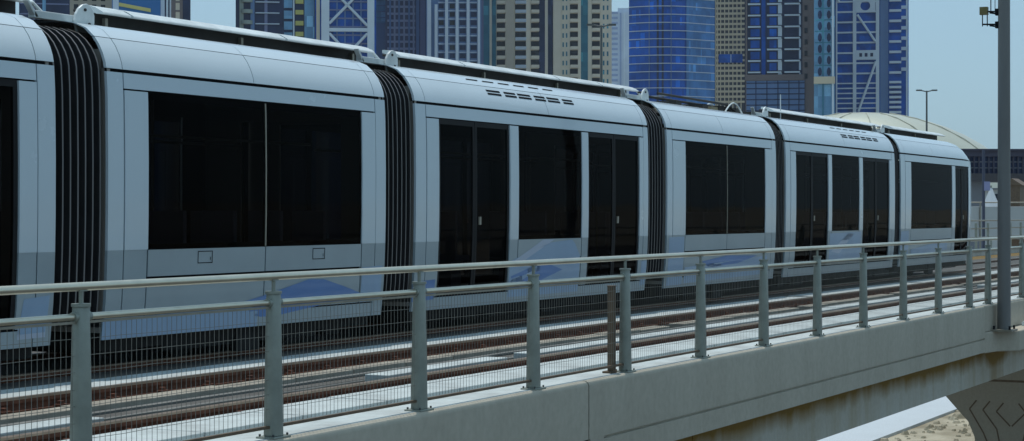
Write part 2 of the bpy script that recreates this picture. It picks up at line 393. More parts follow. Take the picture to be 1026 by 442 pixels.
ZW0, ZW1, ZG = 1.085, 2.545, 2.73
def zpoly(b, pts, push=-.003):
    # flat-coloured livery shape on the lower body: (X, z) outline, fan of thin strips following the curve of the side
    pts = [(x, z) for x, z in pts]
    x0, x1 = min(p[0] for p in pts), max(p[0] for p in pts); n = 24
    def span(x):
        zz = []
        for (xa, za), (xb, zb) in zip(pts, pts[1:] + pts[:1]):
            if xa != xb and min(xa, xb) <= x <= max(xa, xb): zz.append(za + (zb - za) * (x - xa) / (xb - xa))
        return (min(zz), max(zz)) if zz else None
    prev = None
    for i in range(n + 1):
        x = x0 + 1e-4 + (x1 - x0 - 2e-4) * i / n; sp = span(x)
        if sp and prev:
            (xa, (a0, a1)) = prev
            rows = []
            for k in range(5):
                za = a0 + (a1 - a0) * k / 4; zb = sp[0] + (sp[1] - sp[0]) * k / 4
                rows.append([(xa, off(za) + push, za), (x, off(zb) + push, zb)])
            b.sheet(rows)
        if sp: prev = (x, sp)
def PP(px, py): return (PX(px, 11), PZ(px, py, 11))

def carriage(x0, x1, inner0, inner1, wins, doors, pillars, livery=(), dividers=(), seams=(), cab=False, hatches=()):
    """wins/doors: (xa, xb) openings; the body mesh holds frames, skirt, roof shell"""
    b = MB()
    for far in (False, True):
        b.mi = 0
        solids = sorted(wins + doors)
        # end frames
        for (a, c) in ((x0, inner0 - .008), (inner1 + .008, x1)):
            b.mi = 0; panel(b, a, c, ZW0, ZG - .02, far=far); b.mi = 2; panel(b, a, c, .27, ZW0, far=far)
        # fascia over the windows
        b.mi = 0; panel(b, inner0 + .008, inner1 - .008, ZW1 + .022, ZG - .02, far=far)
        # uprights between openings
        edges = [inner0 + .008] + [e for s in solids for e in s] + [inner1 - .008]
        for a, c in zip(edges[0::2], edges[1::2]):
            if c - a > .02:
                b.mi = 0; panel(b, a, c, ZW0, ZW1 + .006, far=far, push=-.004)
                b.mi = 2; panel(b, a + (.012 if a in [e[1] for e in wins] else 0), c - (.012 if c in [e[0] for e in wins] else 0), .43, ZW0, far=far)
        # under windows
        for (a, c) in wins:
            b.mi = 2; cs = [a] + [q for q in dividers if a < q < c] + [c]
            for p_, q_ in zip(cs[:-1], cs[1:]): panel(b, p_ + .01, q_ - .01, .83, ZW0 - .004, far=far); panel(b, p_ + .01, q_ - .01, .43, .80, push=.004, far=far)
        b.mi = 2; panel(b, inner0 + .008, inner1 - .008, .27, .415, push=-.002, far=far)
        # roof cove in lengths
        b.mi = 1; cuts = [x0] + [inner0] + list(seams) + [inner1] + [x1]
        for a, c in zip(cuts[:-1], cuts[1:]):
            panel(b, a + (.006 if a > x0 else 0), c - (.006 if c < x1 else 0), ZG + .012, 3.03, far=far, nx=3 if cab else 1)
            panel(b, a + (.004 if a > x0 else 0), c - (.004 if c < x1 else 0), 3.036, 3.23, far=far, nx=3 if cab else 1)
        # dark backing behind every gap
        b.mi = 3; panel(b, x0 + .01, x1 - .01, ZW1, 3.2, depth=0, push=.032, far=far, nx=3 if cab else 1)
        bk = [x0 + .01] + [e for s in solids for e in s] + [x1 - .01]
        for a, c in zip(bk[0::2], bk[1::2]): panel(b, a, c, .3, ZW1, depth=0, push=.035, far=far)
        for a, c in wins: panel(b, a, c, .3, ZW0 + .02, depth=0, push=.035, far=far)
        for a, c in doors: panel(b, a, c, .3, .45, depth=0, push=.035, far=far)
        if not far:
            for mi, pts in livery: b.mi = mi; zpoly(b, [PP(*p) for p in pts])
            b.mi = 3
            for (hx, hz, hw, hh) in hatches:      # little locker doors drawn by their seams
                for q in ((hx, hx + hw, hz, hz + .008), (hx, hx + hw, hz + hh - .008, hz + hh), (hx, hx + .01, hz, hz + hh), (hx + hw - .01, hx + hw, hz, hz + hh), (hx + hw - .04, hx + hw - .03, hz + .03, hz + .06)):
                    panel(b, *q, depth=0, push=-.003)
    b.mi = 3
    for fx in (.18, .5, .82):
        hx = x0 + (x1 - x0) * fx; hz = .50; yo = off(hz)
        b.prism_y([(hx + .022 * math.cos(2 * math.pi * k / 10), hz + .022 * math.sin(2 * math.pi * k / 10)) for k in range(10)], yo - .004, yo + .01)
    # floor and end walls
    b.mi = 4; b.box(x0 + .05, x1 - .1, .1, 2.4, .33, .38)
    if cab:
        b.mi = 3
        rows = []
        for z in [.27, .6, 1.0, 1.6, 2.2, 2.7, 3.2]:
            o, z2 = warp(x1, off(z), z); rows.append([(x1 + .03, o + .05, z2), (x1 + .22, .7, z2), (x1 + .26, 1.25, z2), (x1 + .22, 1.8, z2), (x1 + .03, 2.45 - o, z2)])
        b.sheet(rows)
        b.mi = 0; panel(b, x1 - .06, x1 + .04, .27, 2.8, push=-.006)
    else:
        b.mi = 4
        for xe in (x0 + .06, x1 - .06):
            b.box(xe - .02, xe + .02, .045, .55, .5, 2.74); b.box(xe - .02, xe + .02, 1.95, 2.455, .5, 2.74); b.box(xe - .02, xe + .02, .12, 2.38, 2.5, 2.92)
    o = b.build('carriage', [M['paint'], M['paint_roof'], M['paint_low'], M['gap'], M['inner'], M['blue'], M['lilac'], M['white_streak']], tram, smooth=True)
    # glass
    for (a, c) in wins:
        for far in (False, True):
            cs = [a] + [q for q in dividers if a < q < c] + [c]
            for p, q in zip(cs[:-1], cs[1:]):
                wb = MB(); panel(wb, p + .004, q - .004, ZW0, ZW1 + .01, depth=0, push=.008, far=far)
                wb.mi = 1                      # black printed border of the pane
                for z0_, z1_ in ((ZW0, ZW0 + .05), (ZW1 - .06, ZW1 + .01)): panel(wb, p + .004, q - .004, z0_, z1_, depth=0, push=.011, far=far)
                for xa_, xb_ in ((p + .004, p + .045), (q - .045, q - .004)): panel(wb, xa_, xb_, ZW0 + .05, ZW1 - .06, depth=0, push=.011, far=far)
                wb.build('window', [M['win_far' if far else 'win'], M['black']], o, smooth=True)
    for (a, c) in doors:
        for far in (False, True):
            db = MB(); mid = (a + c) / 2
            for p, q in ((a + .008, mid - .006), (mid + .006, c - .008)):
                db.mi = 0; panel(db, p + .05, q - .05, .50, ZW1 - .05, depth=0, push=.02, far=far)
                db.mi = 1
                for xa_, xb_ in ((p, p + .05), (q - .05, q)): panel(db, xa_, xb_, .435, ZW1 + .01, depth=.03, push=.012, far=far)
                panel(db, p + .05, q - .05, .435, .50, depth=.03, push=.012, far=far); panel(db, p + .05, q - .05, ZW1 - .05, ZW1 + .01, depth=.03, push=.012, far=far)
            db.mi = 2; panel(db, mid + .10, mid + .15, 1.28, 1.38, depth=.02, push=.0, far=far)
            db.build('door', [M['win_far' if far else 'win'], M['black'], M['rail_dull']], o, smooth=True)
    for q in dividers:
        for far in (False, True):
            vb = MB(); panel(vb, q - .009, q + .009, ZW0 + .005, ZW1, depth=.01, push=.0, far=far); vb.build('window_divider', M['rail_dull'], o)
    # seats and grab poles inside
    seats = []; x = inner0 + .5
    while x < inner1 - .5:
        if not any(a - .3 < x < c + .3 for a, c in doors):
            for yy in (.35, 1.75):
                seats.append((x, yy))
        x += .85
    sb = MB(); sb.box(0, .42, 0, .42, .75, .83); sb.box(0, .06, 0, .42, .83, 1.45); sb.box(.05, .35, .1, .3, .38, .75)
    if seats:
        s0 = sb.build('seat', M['seat'], o, bevel=.01, loc=(*seats[0], 0))
        for q in seats[1:]:
            s1 = s0.copy(); COL.objects.link(s1); s1.location = (*q, 0)
    pb = MB(); x = inner0 + .9
    while x < inner1 - .3:
        for yy in (1.7,): pb.tube([(x, yy, .38), (x, yy, 2.9)], .018, 6)
        x += 1.7
    for yy in (.75, 1.7): pb.tube([(inner0 + .2, yy, 2.2), (inner1 - .2, yy, 2.2)], .016, 6)
    pb.build('grab_pole', M['pole_y'], o)
    return o

def sk(a, c): return (a + .0, c)
mods = []
BL, LI, WS = 5, 6, 7
# module left of the frame edge
mods.append((6.2, 12.82, 6.5, 12.59, [(8.6, 10.4)], [(6.75, 8.5), (10.5, 12.36)], dict(seams=[9.5],
    livery=[(LI, [(26, 300), (52, 296), (50, 333), (22, 336)]), (WS, [(22, 328), (50, 325), (50, 338), (22, 341)])])))
mods.append((13.53, 18.42, 13.76, 18.20, [(14.11, 17.91)], [], dict(dividers=[16.04], seams=[15.85],
    livery=[(LI, [(107, 322), (149, 317), (200, 311), (262, 303), (262, 327), (107, 341)]), (BL, [(242, 304), (268, 296), (311, 280), (327, 280), (350, 288), (372, 297), (340, 302), (283, 316), (262, 318)]), (LI, [(364, 268), (384, 266), (384, 300), (364, 303)])],
    hatches=[(PX(199, 11), PZ(199, 264, 11), .24, .12), (PX(314, 11), PZ(314, 260, 11), .24, .12)])))
mods.append((19.11, 26.08, 19.36, 25.9, [(21.77, 23.72)], [(19.66, 21.53), (23.93, 25.75)], dict(seams=[22.7],
    livery=[(BL, [(416, 283), (438, 280), (438, 300), (416, 303)]), (LI, [(512, 262), (552, 243), (575, 240), (582, 256), (582, 292), (512, 298)]), (BL, [(514, 277), (545, 262), (565, 270), (530, 288), (514, 292)]), (WS, [(513, 264), (545, 240), (556, 240), (525, 262)]), (LI, [(644, 262), (649, 261), (649, 285), (644, 286)])])))
mods.append((26.83, 31.90, 27.05, 31.68, [(27.58, 31.33)], [], dict(dividers=[29.45], seams=[29.3],
    livery=[(LI, [(671, 238), (686, 237), (686, 285), (671, 287)]), (LI, [(688, 268), (770, 256), (770, 274), (688, 284)]), (BL, [(705, 262), (730, 256), (760, 256), (740, 264), (712, 268)])])))
mods.append((32.44, 39.62, 32.7, 39.4, [(35.17, 37.0)], [(33.0, 34.95), (37.24, 39.2)], dict(seams=[36.1],
    livery=[(LI, [(832, 234), (863, 232), (863, 262), (832, 265)]), (WS, [(834, 252), (850, 234), (856, 234), (842, 254)])])))
mods.append((40.1, 46.78, 40.45, 46.45, [(40.93, 44.6)], [(44.9, 46.3)], dict(seams=[42.9], cab=True, dividers=[],
    livery=[(LI, [(903, 232), (911, 231), (911, 258), (903, 259)]), (LI, [(914, 250), (950, 240), (950, 250), (914, 257)])])))
cars = []
for (x0, x1, i0, i1, wi, do, kw) in mods:
    cars.append(carriage(x0, x1, i0, i1, wi, do, None, **kw))
# bellows between the carriages
for (xa, xb) in ((12.82, 13.53), (18.42, 19.11), (26.08, 26.83), (31.90, 32.44), (39.62, 40.1)):
    b = MB(); n = 7; prof = [(o + .05, min(z, 2.72 + (z - 2.72) * .86) if z > 2.72 else z) for o, z in PROF]
    full = prof + [(2.5 - o, z) for o, z in reversed(prof[:-1])]
    full = [(y, z) for y, z in full if z > .3]
    def ring(x, ins):
        return [(x, y + (ins if y < .6 else (-ins if y > 1.9 else 0)), z - (ins if z > 2.9 else 0)) for y, z in full]
    rows = [ring(xa - .02, .05)]
    st = (xb - xa) / n
    for k in range(n):
        xc = xa + st * (k + .5)
        rows += [ring(xc - st * .38, .085), ring(xc - st * .12, .0)]; rows += [ring(xc + st * .12, .0), ring(xc + st * .38, .085)]
    rows.append(ring(xb + .02, .05)); b.sheet(rows)
    b.mi = 1
    for k in range(n):
        xc = xa + st * (k + .5)
        b.sheet([ring(xc - st * .13, -.004), ring(xc + st * .05, -.004)])
    b.build('bellows', [M['bellow'], M['bellow_edge']], tram, smooth=False)
    # drawbar and rounded hinge bracket over the joint
    h = MB(); hy = .50; hx = xb + .24
    pts = [(hx - .14 * math.cos(t) + .03 * math.sin(t), 3.20 + .17 * math.sin(t)) for t in [math.pi * i / 8 for i in range(9)]]
    h.prism_y(pts + [(hx + .12, 3.10), (hx - .10, 3.10)], hy - .03, hy + .0)
    h.box(xa + .3, hx - .05, hy + .0, hy + .08, 3.18, 3.25); h.prism_y([(xa + .20, 3.33), (xa + .23, 3.335), (xa + .36, 3.19), (xa + .32, 3.18)], hy + .0, hy + .06)
    h.mi = 1; h.tube([(hx, hy - .045, 3.31), (hx, hy + .1, 3.31)], .016, 8); h.tube([(hx + .06, hy - .045, 3.18), (hx + .06, hy + .1, 3.18)], .016, 8)
    h.box(xa + .05, xb - .02, hy + .15, hy + .6, 3.02, 3.12)
    h.build('hinge_bracket', [M['white_metal'], M['roofdark']], tram, bevel=.008)
# roof covers
RY = .9                          # distance of the cover strip behind the side of the tram
def roof_cover(ia, pxa, pxb, cuts=()):
    xa, xb = PX(pxa, 11 + RY), PX(pxb, 11 + RY)
    c = MB(); cs = [xa] + [PX(q, 11 + RY) for q in cuts] + [xb]
    for p, q in zip(cs[:-1], cs[1:]):
        c.prism_x([(RY - .05, 3.36), (RY - .06, 3.37), (RY - .055, 3.38), (RY + .04, 3.43), (RY + .14, 3.455), (RY + .2, 3.46), (RY + .2, 3.42), (RY + .02, 3.365)], p + .02, q - .02)
    c.mi = 1; x = xa + .25
    while x < xb - .1:
        c.box(x, x + .04, RY + .10, RY + .14, 3.16, 3.345); x += 2.3
    c.mi = 2
    c.box(xa + .12, xb - .05, RY + .14, RY + .2, 3.12, 3.44); c.box(xa + .7, xb - .05, RY + .2, RY + .9, 3.12, 3.41)
    rs = random.Random(int(pxa)); x = xa + .3
    while x < xb - .8:
        L = .3 + rs.random() * .7; c.mi = rs.choice([2, 2, 3]); c.box(x, x + L, RY + .10 + rs.random() * .04, RY + .2, 3.17, 3.22 + rs.random() * .06); x += L + .1 + rs.random() * .8
    c.mi = 0
    if ia != 5: c.tube([(xb - .02, RY, 3.40), (xb + .10, RY - .10, 3.24)], .018, 6)
    o = c.build('roof_cover', [M['white_metal'], M['rail_dull'], M['roofdark'], M['roofbrown']], cars[ia])
    return o
roof_cover(0, -150, 31)
roof_cover(1, 97, 372, (128, 283))
roof_cover(2, 396, 637, (462, 557, 600))
roof_cover(4, 772, 880, (828,))
roof_cover(5, 892, 945, (925,))
# module three carries open roof gear instead of a cover
e = MB(); xa, xb = PX(656, 12), PX(742, 12)
e.mi = 1; e.tube([(xa, .95, 3.40), (xb - .9, .95, 3.38), (xb - .4, .95, 3.28)], .022, 6); e.tube([(xa, 1.3, 3.38), (xb, 1.3, 3.36)], .022, 6)
e.mi = 0; rs = random.Random(2); x = xa + .5
while x < xb - .2:
    e.mi = rs.choice([0, 0, 2]); e.box(x, x + .12 + .2 * rs.random(), 1.0, 1.35, 3.2, 3.27 + .09 * rs.random()); x += .42
e.mi = 3
for yy in (.9, 1.35):
    pts = [(xb - 1.1 + .95 * i / 8, yy, 3.22 + .20 * math.sin(math.pi * i / 8)) for i in range(9)]; e.tube(pts, .014, 6)
e.build('roof_equipment', [M['roofdark'], M['roofdark'], M['roofbrown'], M['white_metal']], cars[3])
# aerial on the fourth joint
a_ = MB(); a_.tube([(PX(782, 11.9), .9, 3.2), (PX(782, 11.9), .9, 3.72)], .012, 6, .008); a_.build('aerial', M['white_metal'], cars[4])
# louvres high on the door carriages
def louvre(ia, xs0, xs1):
    l = MB()
    n = 6; L = (xs1 - xs0) / n
    for row, (z0, z1) in enumerate(((2.925, 2.95), (2.965, 2.99))):
        for k in range(n):
            panel(l, xs0 + L * k + .05 * (k % 2), xs0 + L * (k + .86), z0, z1, depth=0, push=-.004)
    for k in range(n):
        panel(l, xs0 - .3 + L * k, xs0 - .3 + L * (k + .7), 3.10, 3.115, depth=0, push=-.004)
    l.build('louvre', M['gap'], cars[ia])
louvre(2, PX(488, 11.1), PX(576, 11.1)); louvre(4, PX(843, 11.1), PX(880, 11.1))
# underframe and bogies
for (x0, x1, *_), c in zip(mods, cars):
    u = MB(); u.box(x0 + .1, x1 - .1, .18, 2.32, .16, .34)
    rs = random.Random(int(x0)); x = x0 + .3
    while x < x1 - .6:
        L = .3 + rs.random() * .8; u.box(x, x + L, .25 + .1 * rs.random(), 2.2, .08 + .05 * rs.random(), .2); x += L + .15 + rs.random() * .4
    u.build('underframe', M['under'], c)
for xc in (9.5, 15.95, 29.35, 43.2):
    w_ = MB(); w_.box(-1.35, 1.35, .22, .36, .10, .30); w_.box(-.2, .2, .16, .24, .02, .3)
    bg = w_.build('bogie', M['under'], tram, loc=(xc, 0, 0))
    for dx in (-.85, .85):
        for yy in (.45, 1.98):
            w_ = MB(); w_.tube([(dx, yy - .06, .27), (dx, yy + .06, .27)], .27, 20); w_.build('wheel', M['under'], bg)

# ------------------------------------------------------------------ near fence
fence = thing('railing', 'grey green post railing with twin handrails and wire mesh along the near parapet edge', 'railing', (0, 7.3, -.113))
PXS = [2.73 + 2 * k for k in range(15)] + [32.06, 34.75] + [36.75 + 2 * k for k in range(18)]
def post_mesh():
    b = MB(); n = 16; rows = []
    for (z, hw, hd) in ((.018, .066, .055), (.1, .065, .054), (.5, .059, .048), (.98, .050, .040), (.985, .048, .038)):
        rows.append([(math.copysign(abs(math.cos(t)) ** .6, math.cos(t)) * hw, math.copysign(abs(math.sin(t)) ** .6, math.sin(t)) * hd, z) for t in [2 * math.pi * k / n for k in range(n + 1)]])
    b.sheet(rows)
    b.prism_z([(.062 * math.cos(2 * math.pi * k / 20), .055 * math.sin(2 * math.pi * k / 20)) for k in range(20)], .985, 1.003)
    b.tube([(0, 0, 1.0), (0, 0, 1.085)], .014, 8); b.box(-.035, .035, -.02, .02, 1.075, 1.083)
    return b
proto = post_mesh().build('post', M['post'], fence, smooth=True, loc=(PXS[0], 0, 0))
pb = MB(); pb.box(-.105, .105, -.075, .075, 0, .015); pb.mi = 1
for sx in (-.085, .085):
    for sy in (-.055, .055): pb.tube([(sx, sy, .015), (sx, sy, .032)], .009, 6)
plate = pb.build('base_plate', [M['post'], M['bolt']], proto, bevel=.004)
cl = MB(); cl.tube([(-.075, 0, .925), (.075, 0, .925)], .03, 12); clamp = cl.build('rail_clamp', M['post'], proto, smooth=True)
for X in PXS[1:]:
    p = proto.copy(); COL.objects.link(p); p.parent = fence; p.location = (X, 0, 0)
    for ch in (plate, clamp):
        q = ch.copy(); COL.objects.link(q); q.parent = p
b = MB(); b.tube([(XA, 0, 1.103), (PXS[-1], 0, 1.103)], .026, 14); b.build('handrail', M['rail'], fence, smooth=True)
b = MB(); b.tube([(XA, 0, .925), (PXS[-1], 0, .925)], .0215, 12); b.build('lower_rail', M['rail'], fence, smooth=True)
b = MB(); b.box(XA, PXS[-1], -.014, .014, .068, .088); b.build('mesh_bar', M['rust_post'], fence)
b = MB(); b.box(XA, PXS[-1], -.01, .01, .885, .90); b.build('mesh_bar', M['rail_dull'], fence)
prev = None
for xa, xb in zip(PXS[:-1], PXS[1:]):
    m_ = MB(); rs = random.Random(int(xa * 10)); x = xa + .07
    fine = xa < 34
    while x < xb - .06:
        jx = rs.uniform(-.002, .002)
        r_ = .0012
        m_.box(x + jx - r_, x + jx + r_, -r_, r_, .095, .89); x += .05
    for z in [.10 + .0995 * k for k in range(1, 8)]:
        pts = [(xa + .06 + (xb - xa - .12) * i / 6, -.004, z + rs.uniform(-.003, .003)) for i in range(7)]
        m_.tube(pts, .0021, 4)
    m_.build('wire_mesh', M['wire'], fence)

# short brown post behind the fence
sp = MB(); sp.box(-.036, .036, -.03, .03, .02, .83); sp.box(-.07, .07, -.028, .07, 0, .02); sp.box(-.04, .04, -.035, .035, .83, .84)
o = sp.build('short_post', M['rust_post'], None, bevel=.004, loc=(PX(611, 7.38), 7.36, -.111))
tag(o, 'short rusty brown square post standing close behind the grey railing', 'post')

# far fence along the other edge of the viaduct
ff = thing('railing', 'distant grey railing on the far edge of the viaduct beyond the tram nose', 'railing', (0, 16.85, .05))
for k in range(40):
    b = MB(); X = 40 + 2.0 * k; b.box(X - .05, X + .05, -.04, .04, 0, 1.0); b.build('post', M['post'], ff)
for z, nm in ((1.1, 'handrail'), (.8, 'lower_rail'), (.45, 'lower_rail')):
    b = MB(); b.tube([(38, 0, z), (XB, 0, z)], .028, 8); b.build(nm, M['rail_dull'], ff)

# ------------------------------------------------------------------ catenary / signal mast on the corbel
mx_, my_ = PX(1006, 7.0), 7.0
ms = thing('mast', 'tall plain grey steel mast rising from the parapet corbel at right', 'mast', (mx_, my_, -.55))
b = MB(); b.tube([(0, 0, .02), (0, 0, 3.0), (0, 0, 7.5)], .112, 10, .096)
b.build('pole', mat('mast_paint', (.17, .17, .165), .5, .3, .15, 2, stretch=(1, 1, .2)), ms, smooth=True)
b = MB(); b.box(-.22, .22, -.18, .18, 0, .03); b.mi = 1
for sx in (-.17, .17):
    for sy in (-.13, .13): b.tube([(sx, sy, .03), (sx, sy, .09)], .018, 8)
b.build('base_flange', [M['rail_dull'], M['gap']], ms)
z1 = PZ(1000, 9, 7.0) + .55; z2 = PZ(1000, 22, 7.0) + .55
b = MB()                                    # twin arms pointing back along the track
for z in (z1, z2):
    b.tube([(0, .02, z), (0, .36, z + .015)], .014, 6); b.tube([(0, .02, z - .05), (0, .24, z - .01)], .014, 6); b.box(-.05, .05, .02, .14, z - .06, z + .05)
for y in (.28, .36): b.tube([(0, y, z2 - .02), (0, y, z1 + .02)], .009, 6)
b.tube([(0, .22, z1), (0, .22, z1 + .6)], .009, 6); b.tube([(0, .15, z1), (0, .15, z1 + .6)], .006, 6)
b.mi = 1; b.box(-.05, .05, .27, .40, z1 - .04, z1 + .09)
b.build('bracket', [M['gap'], mat('brass_insulator', (.16, .13, .04), .6)], ms)
o = MB(); o.box(-.13, .13, -.1, .1, 0, .06); o.prism_x([(-.1, .06), (.1, .06), (.06, .09), (-.06, .09)], -.13, .13)
o = o.build('junction_box', M['box_white'], None, bevel=.01, loc=(33.55, 6.93, -.55)); tag(o, 'small white weathered box lying on the corbel beside the mast foot', 'box')

# ------------------------------------------------------------------ buildings
def flat(name, col, rough=.7, var=.12, scale=.08, **k): return mat(name, col, rough, 0, var, scale, **k)
def gl(name, col, rough=.15, var=.35, scale=.12, cell=(.55, .55, .31)):
    m = mat(name, col, rough, 0, var, scale, spec=.15); nt = m.node_tree; p = nt.nodes['Principled BSDF']
    src = p.inputs['Base Color'].links[0].from_socket
    tc = N(nt, 'ShaderNodeTexCoord'); mp = N(nt, 'ShaderNodeMapping'); mp.inputs['Scale'].default_value = cell
    fl = N(nt, 'ShaderNodeVectorMath', operation='FLOOR'); wn = N(nt, 'ShaderNodeTexWhiteNoise', noise_dimensions='3D')
    nt.links.new(tc.outputs['Object'], mp.inputs[0]); nt.links.new(mp.outputs[0], fl.inputs[0]); nt.links.new(fl.outputs[0], wn.inputs[0])
    cr = N(nt, 'ShaderNodeValToRGB'); cr.color_ramp.elements[0].color = (.6, .6, .65, 1); cr.color_ramp.elements[1].color = (1.0, 1.0, 1.0, 1)
    e = cr.color_ramp.elements.new(.86); e.color = (.9, .9, .9, 1); cr.color_ramp.elements[2].color = (2.0, 1.8, 1.6, 1)
    nt.links.new(wn.outputs[0], cr.inputs[0])
    mx = N(nt, 'ShaderNodeMix', data_type='RGBA', blend_type='MULTIPLY'); mx.inputs['Factor'].default_value = .8
    nt.links.new(src, mx.inputs['A']); nt.links.new(cr.outputs[0], mx.inputs['B']); nt.links.new(mx.outputs['Result'], p.inputs['Base Color'])
    return m
B = {
 'navy': gl('navy_glass', (.018, .034, .10)), 'blue': gl('blue_glass', (.005, .10, .48), var=.5, scale=.2), 'royal': gl('royal_blue_glass', (.001, .12, .62), .3, .5, .06),
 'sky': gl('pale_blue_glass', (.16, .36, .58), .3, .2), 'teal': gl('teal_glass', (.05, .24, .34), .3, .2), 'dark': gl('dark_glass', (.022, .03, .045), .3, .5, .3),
 'white': flat('pale_cladding', (.54, .64, .74)), 'mauve2': flat('mauve_grid', (.24, .28, .42)), 'midglass': gl('grey_glass', (.06, .07, .10), .3, .3, cell=(1.3, 1.3, .6)), 'beige': flat('beige_render', (.76, .70, .57)), 'beige2': flat('dull_beige_render', (.58, .53, .43)),
 'mauve': flat('mauve_cladding', (.15, .18, .33)), 'brown': flat('brown_frame', (.15, .125, .13)), 'yellow': flat('ochre_panel', (.42, .42, .13)),
 'tan': flat('tan_grid', (.52, .47, .36)), 'pale': flat('pale_tower', (.46, .56, .70)), 'pblue': flat('pale_blue_bands', (.24, .33, .54)),
 'steelblue': flat('blue_grey_wall', (.10, .19, .38)), 'green': flat('grey_green_render', (.26, .32, .30)), 'sign': flat('blue_board', (.01, .12, .36)), 'signy': flat('yellow_board', (.48, .46, .16)),
}
class Tower:
    def __init__(s, name, label, px0, px1, d, H, matbase, cat='tower', depth=24, yaw=0, v0=0):
        s.d = d; s.pc = (px0 + px1) / 2; s.k = d / F
        c = fwd * d + rgt * (s.pc - 513) * s.k
        s.c = c; s.n = c.normalized(); s.a = Vector((s.n.y, -s.n.x, 0))   # local +x = to the right along the front
        s.t = thing(name, label, cat, (c.x, c.y, GZ), math.atan2(s.a.y, s.a.x))
        s.u0, s.u1 = s.u(px0), s.u(px1); s.H = H; s.depth = depth
        if matbase: s.part('wall', matbase, [(s.u(px0 - .9), s.u(px1 + .9), 0, depth, 0, H)])
    def u(s, px):
        r = fwd + rgt * (px - 513) / F
        return (r * (s.c.length / r.dot(s.n)) - s.c).dot(s.a)
    def z(s, py): return HC + (214 - py) * s.k - GZ
    def part(s, name, m, boxes, bevel=0):
        b = MB()
        for q in boxes: b.box(*q)
        return b.build(name, m, s.t, bevel=bevel)
    def strip(s, name, m, pa, pb, proud=.3, z0=0, z1=None):      # vertical band between two photo columns
        return s.part(name, m, [(s.u(pa), s.u(pb), -proud, .5, z0, z1 or s.H)])
    def floors(s, pitch_px, y0=-12, y1=140):                       # heights of the floors one can see
        zz = []; y = y0
        while y < y1: zz.append(s.z(y)); y += pitch_px
        return zz
GRP = 'towers on the skyline behind the tram'

# far left cluster, seen above the roof line
t = Tower('tower', 'navy glass tower with one pale pilaster behind the first tram joint, leftmost on the skyline', 20, 69, 520, 150, B['navy'])
t.strip('pilaster', B['sky'], 42.5, 46); t.strip('pilaster', B['mauve'], 33, 35)
for z in t.floors(10.5, -6, 30): t.part('floor_band', B['mauve'], [(t.u0, t.u1, -.15, .1, z, z + .35)])
t = Tower('tower', 'mottled beige tower between the navy tower and the blue and yellow board', 69.5, 112, 560, 140, B['beige2'])
for z in t.floors(9, -8, 26):
    for px in (74, 83, 92, 101): t.part('window', B['dark'], [(t.u(px), t.u(px + 4.5), -.05, .3, z, z + 1.6)])
t = Tower('building', 'deep blue building with a slanting yellow band behind the tram roof', 113, 160, 470, 90, B['sign'])
b = MB(); b.add([(t.u(119), -.3, t.z(3)), (t.u(119), -.3, t.z(6.5)), (t.u(151), -.3, t.z(12)), (t.u(151), -.3, t.z(8.5)), (t.u(119), .1, t.z(3)), (t.u(119), .1, t.z(6.5)), (t.u(151), .1, t.z(12)), (t.u(151), .1, t.z(8.5))],
    [(0, 1, 2, 3), (4, 5, 6, 7), (0, 1, 5, 4), (1, 2, 6, 5), (2, 3, 7, 6), (3, 0, 4, 7)]); b.build('yellow_band', B['signy'], t.t)
t.strip('corner_strip', B['pale'], 113, 119, .4)
t = Tower('tower', 'narrow grey brown tower with white pilasters left of the first sky gap', 161, 190, 540, 130, B['navy'])
for a, c, m in ((161, 165, 'pale'), (166.5, 168.5, 'white'), (170, 171.5, 'white'), (171.5, 176, 'brown'), (176, 180, 'beige2'), (180, 183, 'brown')): t.strip('pilaster', B[m], a, c, .35)
for z in t.floors(9, -6, 28): t.part('floor_band', B['brown'], [(t.u(171.5), t.u(183), -.5, 0, z, z + .5)])

# tower with curved balconies and yellow panels
t = Tower('tower', 'navy apartment tower with curved grey balconies and yellow panels right of the sky gap', 237, 316, 560, 170, B['navy'])
t.strip('corner_wall', B['green'], 240, 244, .3); t.strip('corner_wall', B['steelblue'], 251, 255, .4)
for z in t.floors(10.9, -8, 62):
    b = MB(); poly = [(t.u(241) + 1.4 * (1 - math.cos(a)) * 1.3, -1.6 * math.sin(a)) for a in [math.pi * i / 8 for i in range(9)]]
    b.prism_z([(t.u(241), 0)] + poly[1:] + [(t.u(241) + 3.7, .2)], z, z + 1.1); b.build('balcony', B['green'], t.t)
    t.part('floor_slab', B['pale'], [(t.u(256), t.u(280), -.8, 0, z, z + .28)])
    t.part('blue_panel', B['sky'], [(t.u(284.5), t.u(293), -.6, 0, z - 1.5, z + .9)])
    t.part('yellow_panel', B['yellow'], [(t.u(296), t.u(304), -.9, 0, z - .2, z + 1.1)])
t.strip('mullion', B['mauve'], 265, 268, .25); t.strip('glass_strip', B['sky'], 305, 315, .5); t.strip('mullion', B['white'], 293.6, 295, .5)
# braced tower
t = Tower('tower', 'blue glass tower crossed by white steel X bracing', 316.5, 376, 560, 190, B['blue'])
t.strip('column', B['white'], 322, 330, 1.6); t.strip('column', B['white'], 368, 375, 1.6); t.strip('side_wall', B['beige2'], 317, 320.5, .2)
for z in t.floors(8.4, -6, 62): t.part('floor_slab', B['mauve'], [(t.u(330), t.u(368), -.5, 0, z, z + .4)])
for px in (337, 345, 353, 361): t.strip('mullion', B['steelblue'], px, px + 1.4, .3)
t.part('transom', B['white'], [(t.u(330), t.u(368), -1.5, 0, t.z(32), t.z(28.5))])
t.part('transom', B['white'], [(t.u(330), t.u(368), -1.5, 0, t.z(-14), t.z(-17))])
for (a, ya, c, yc) in ((330, 24, 366, -13), (330, -13, 368, 26), (330, 34, 366, 72), (368, 34, 332, 72)):
    b = MB(); b.tube([(t.u(a), -1.2, t.z(ya)), (t.u(c), -1.2, t.z(yc))], .42, 6); b.build('brace', B['white'], t.t)
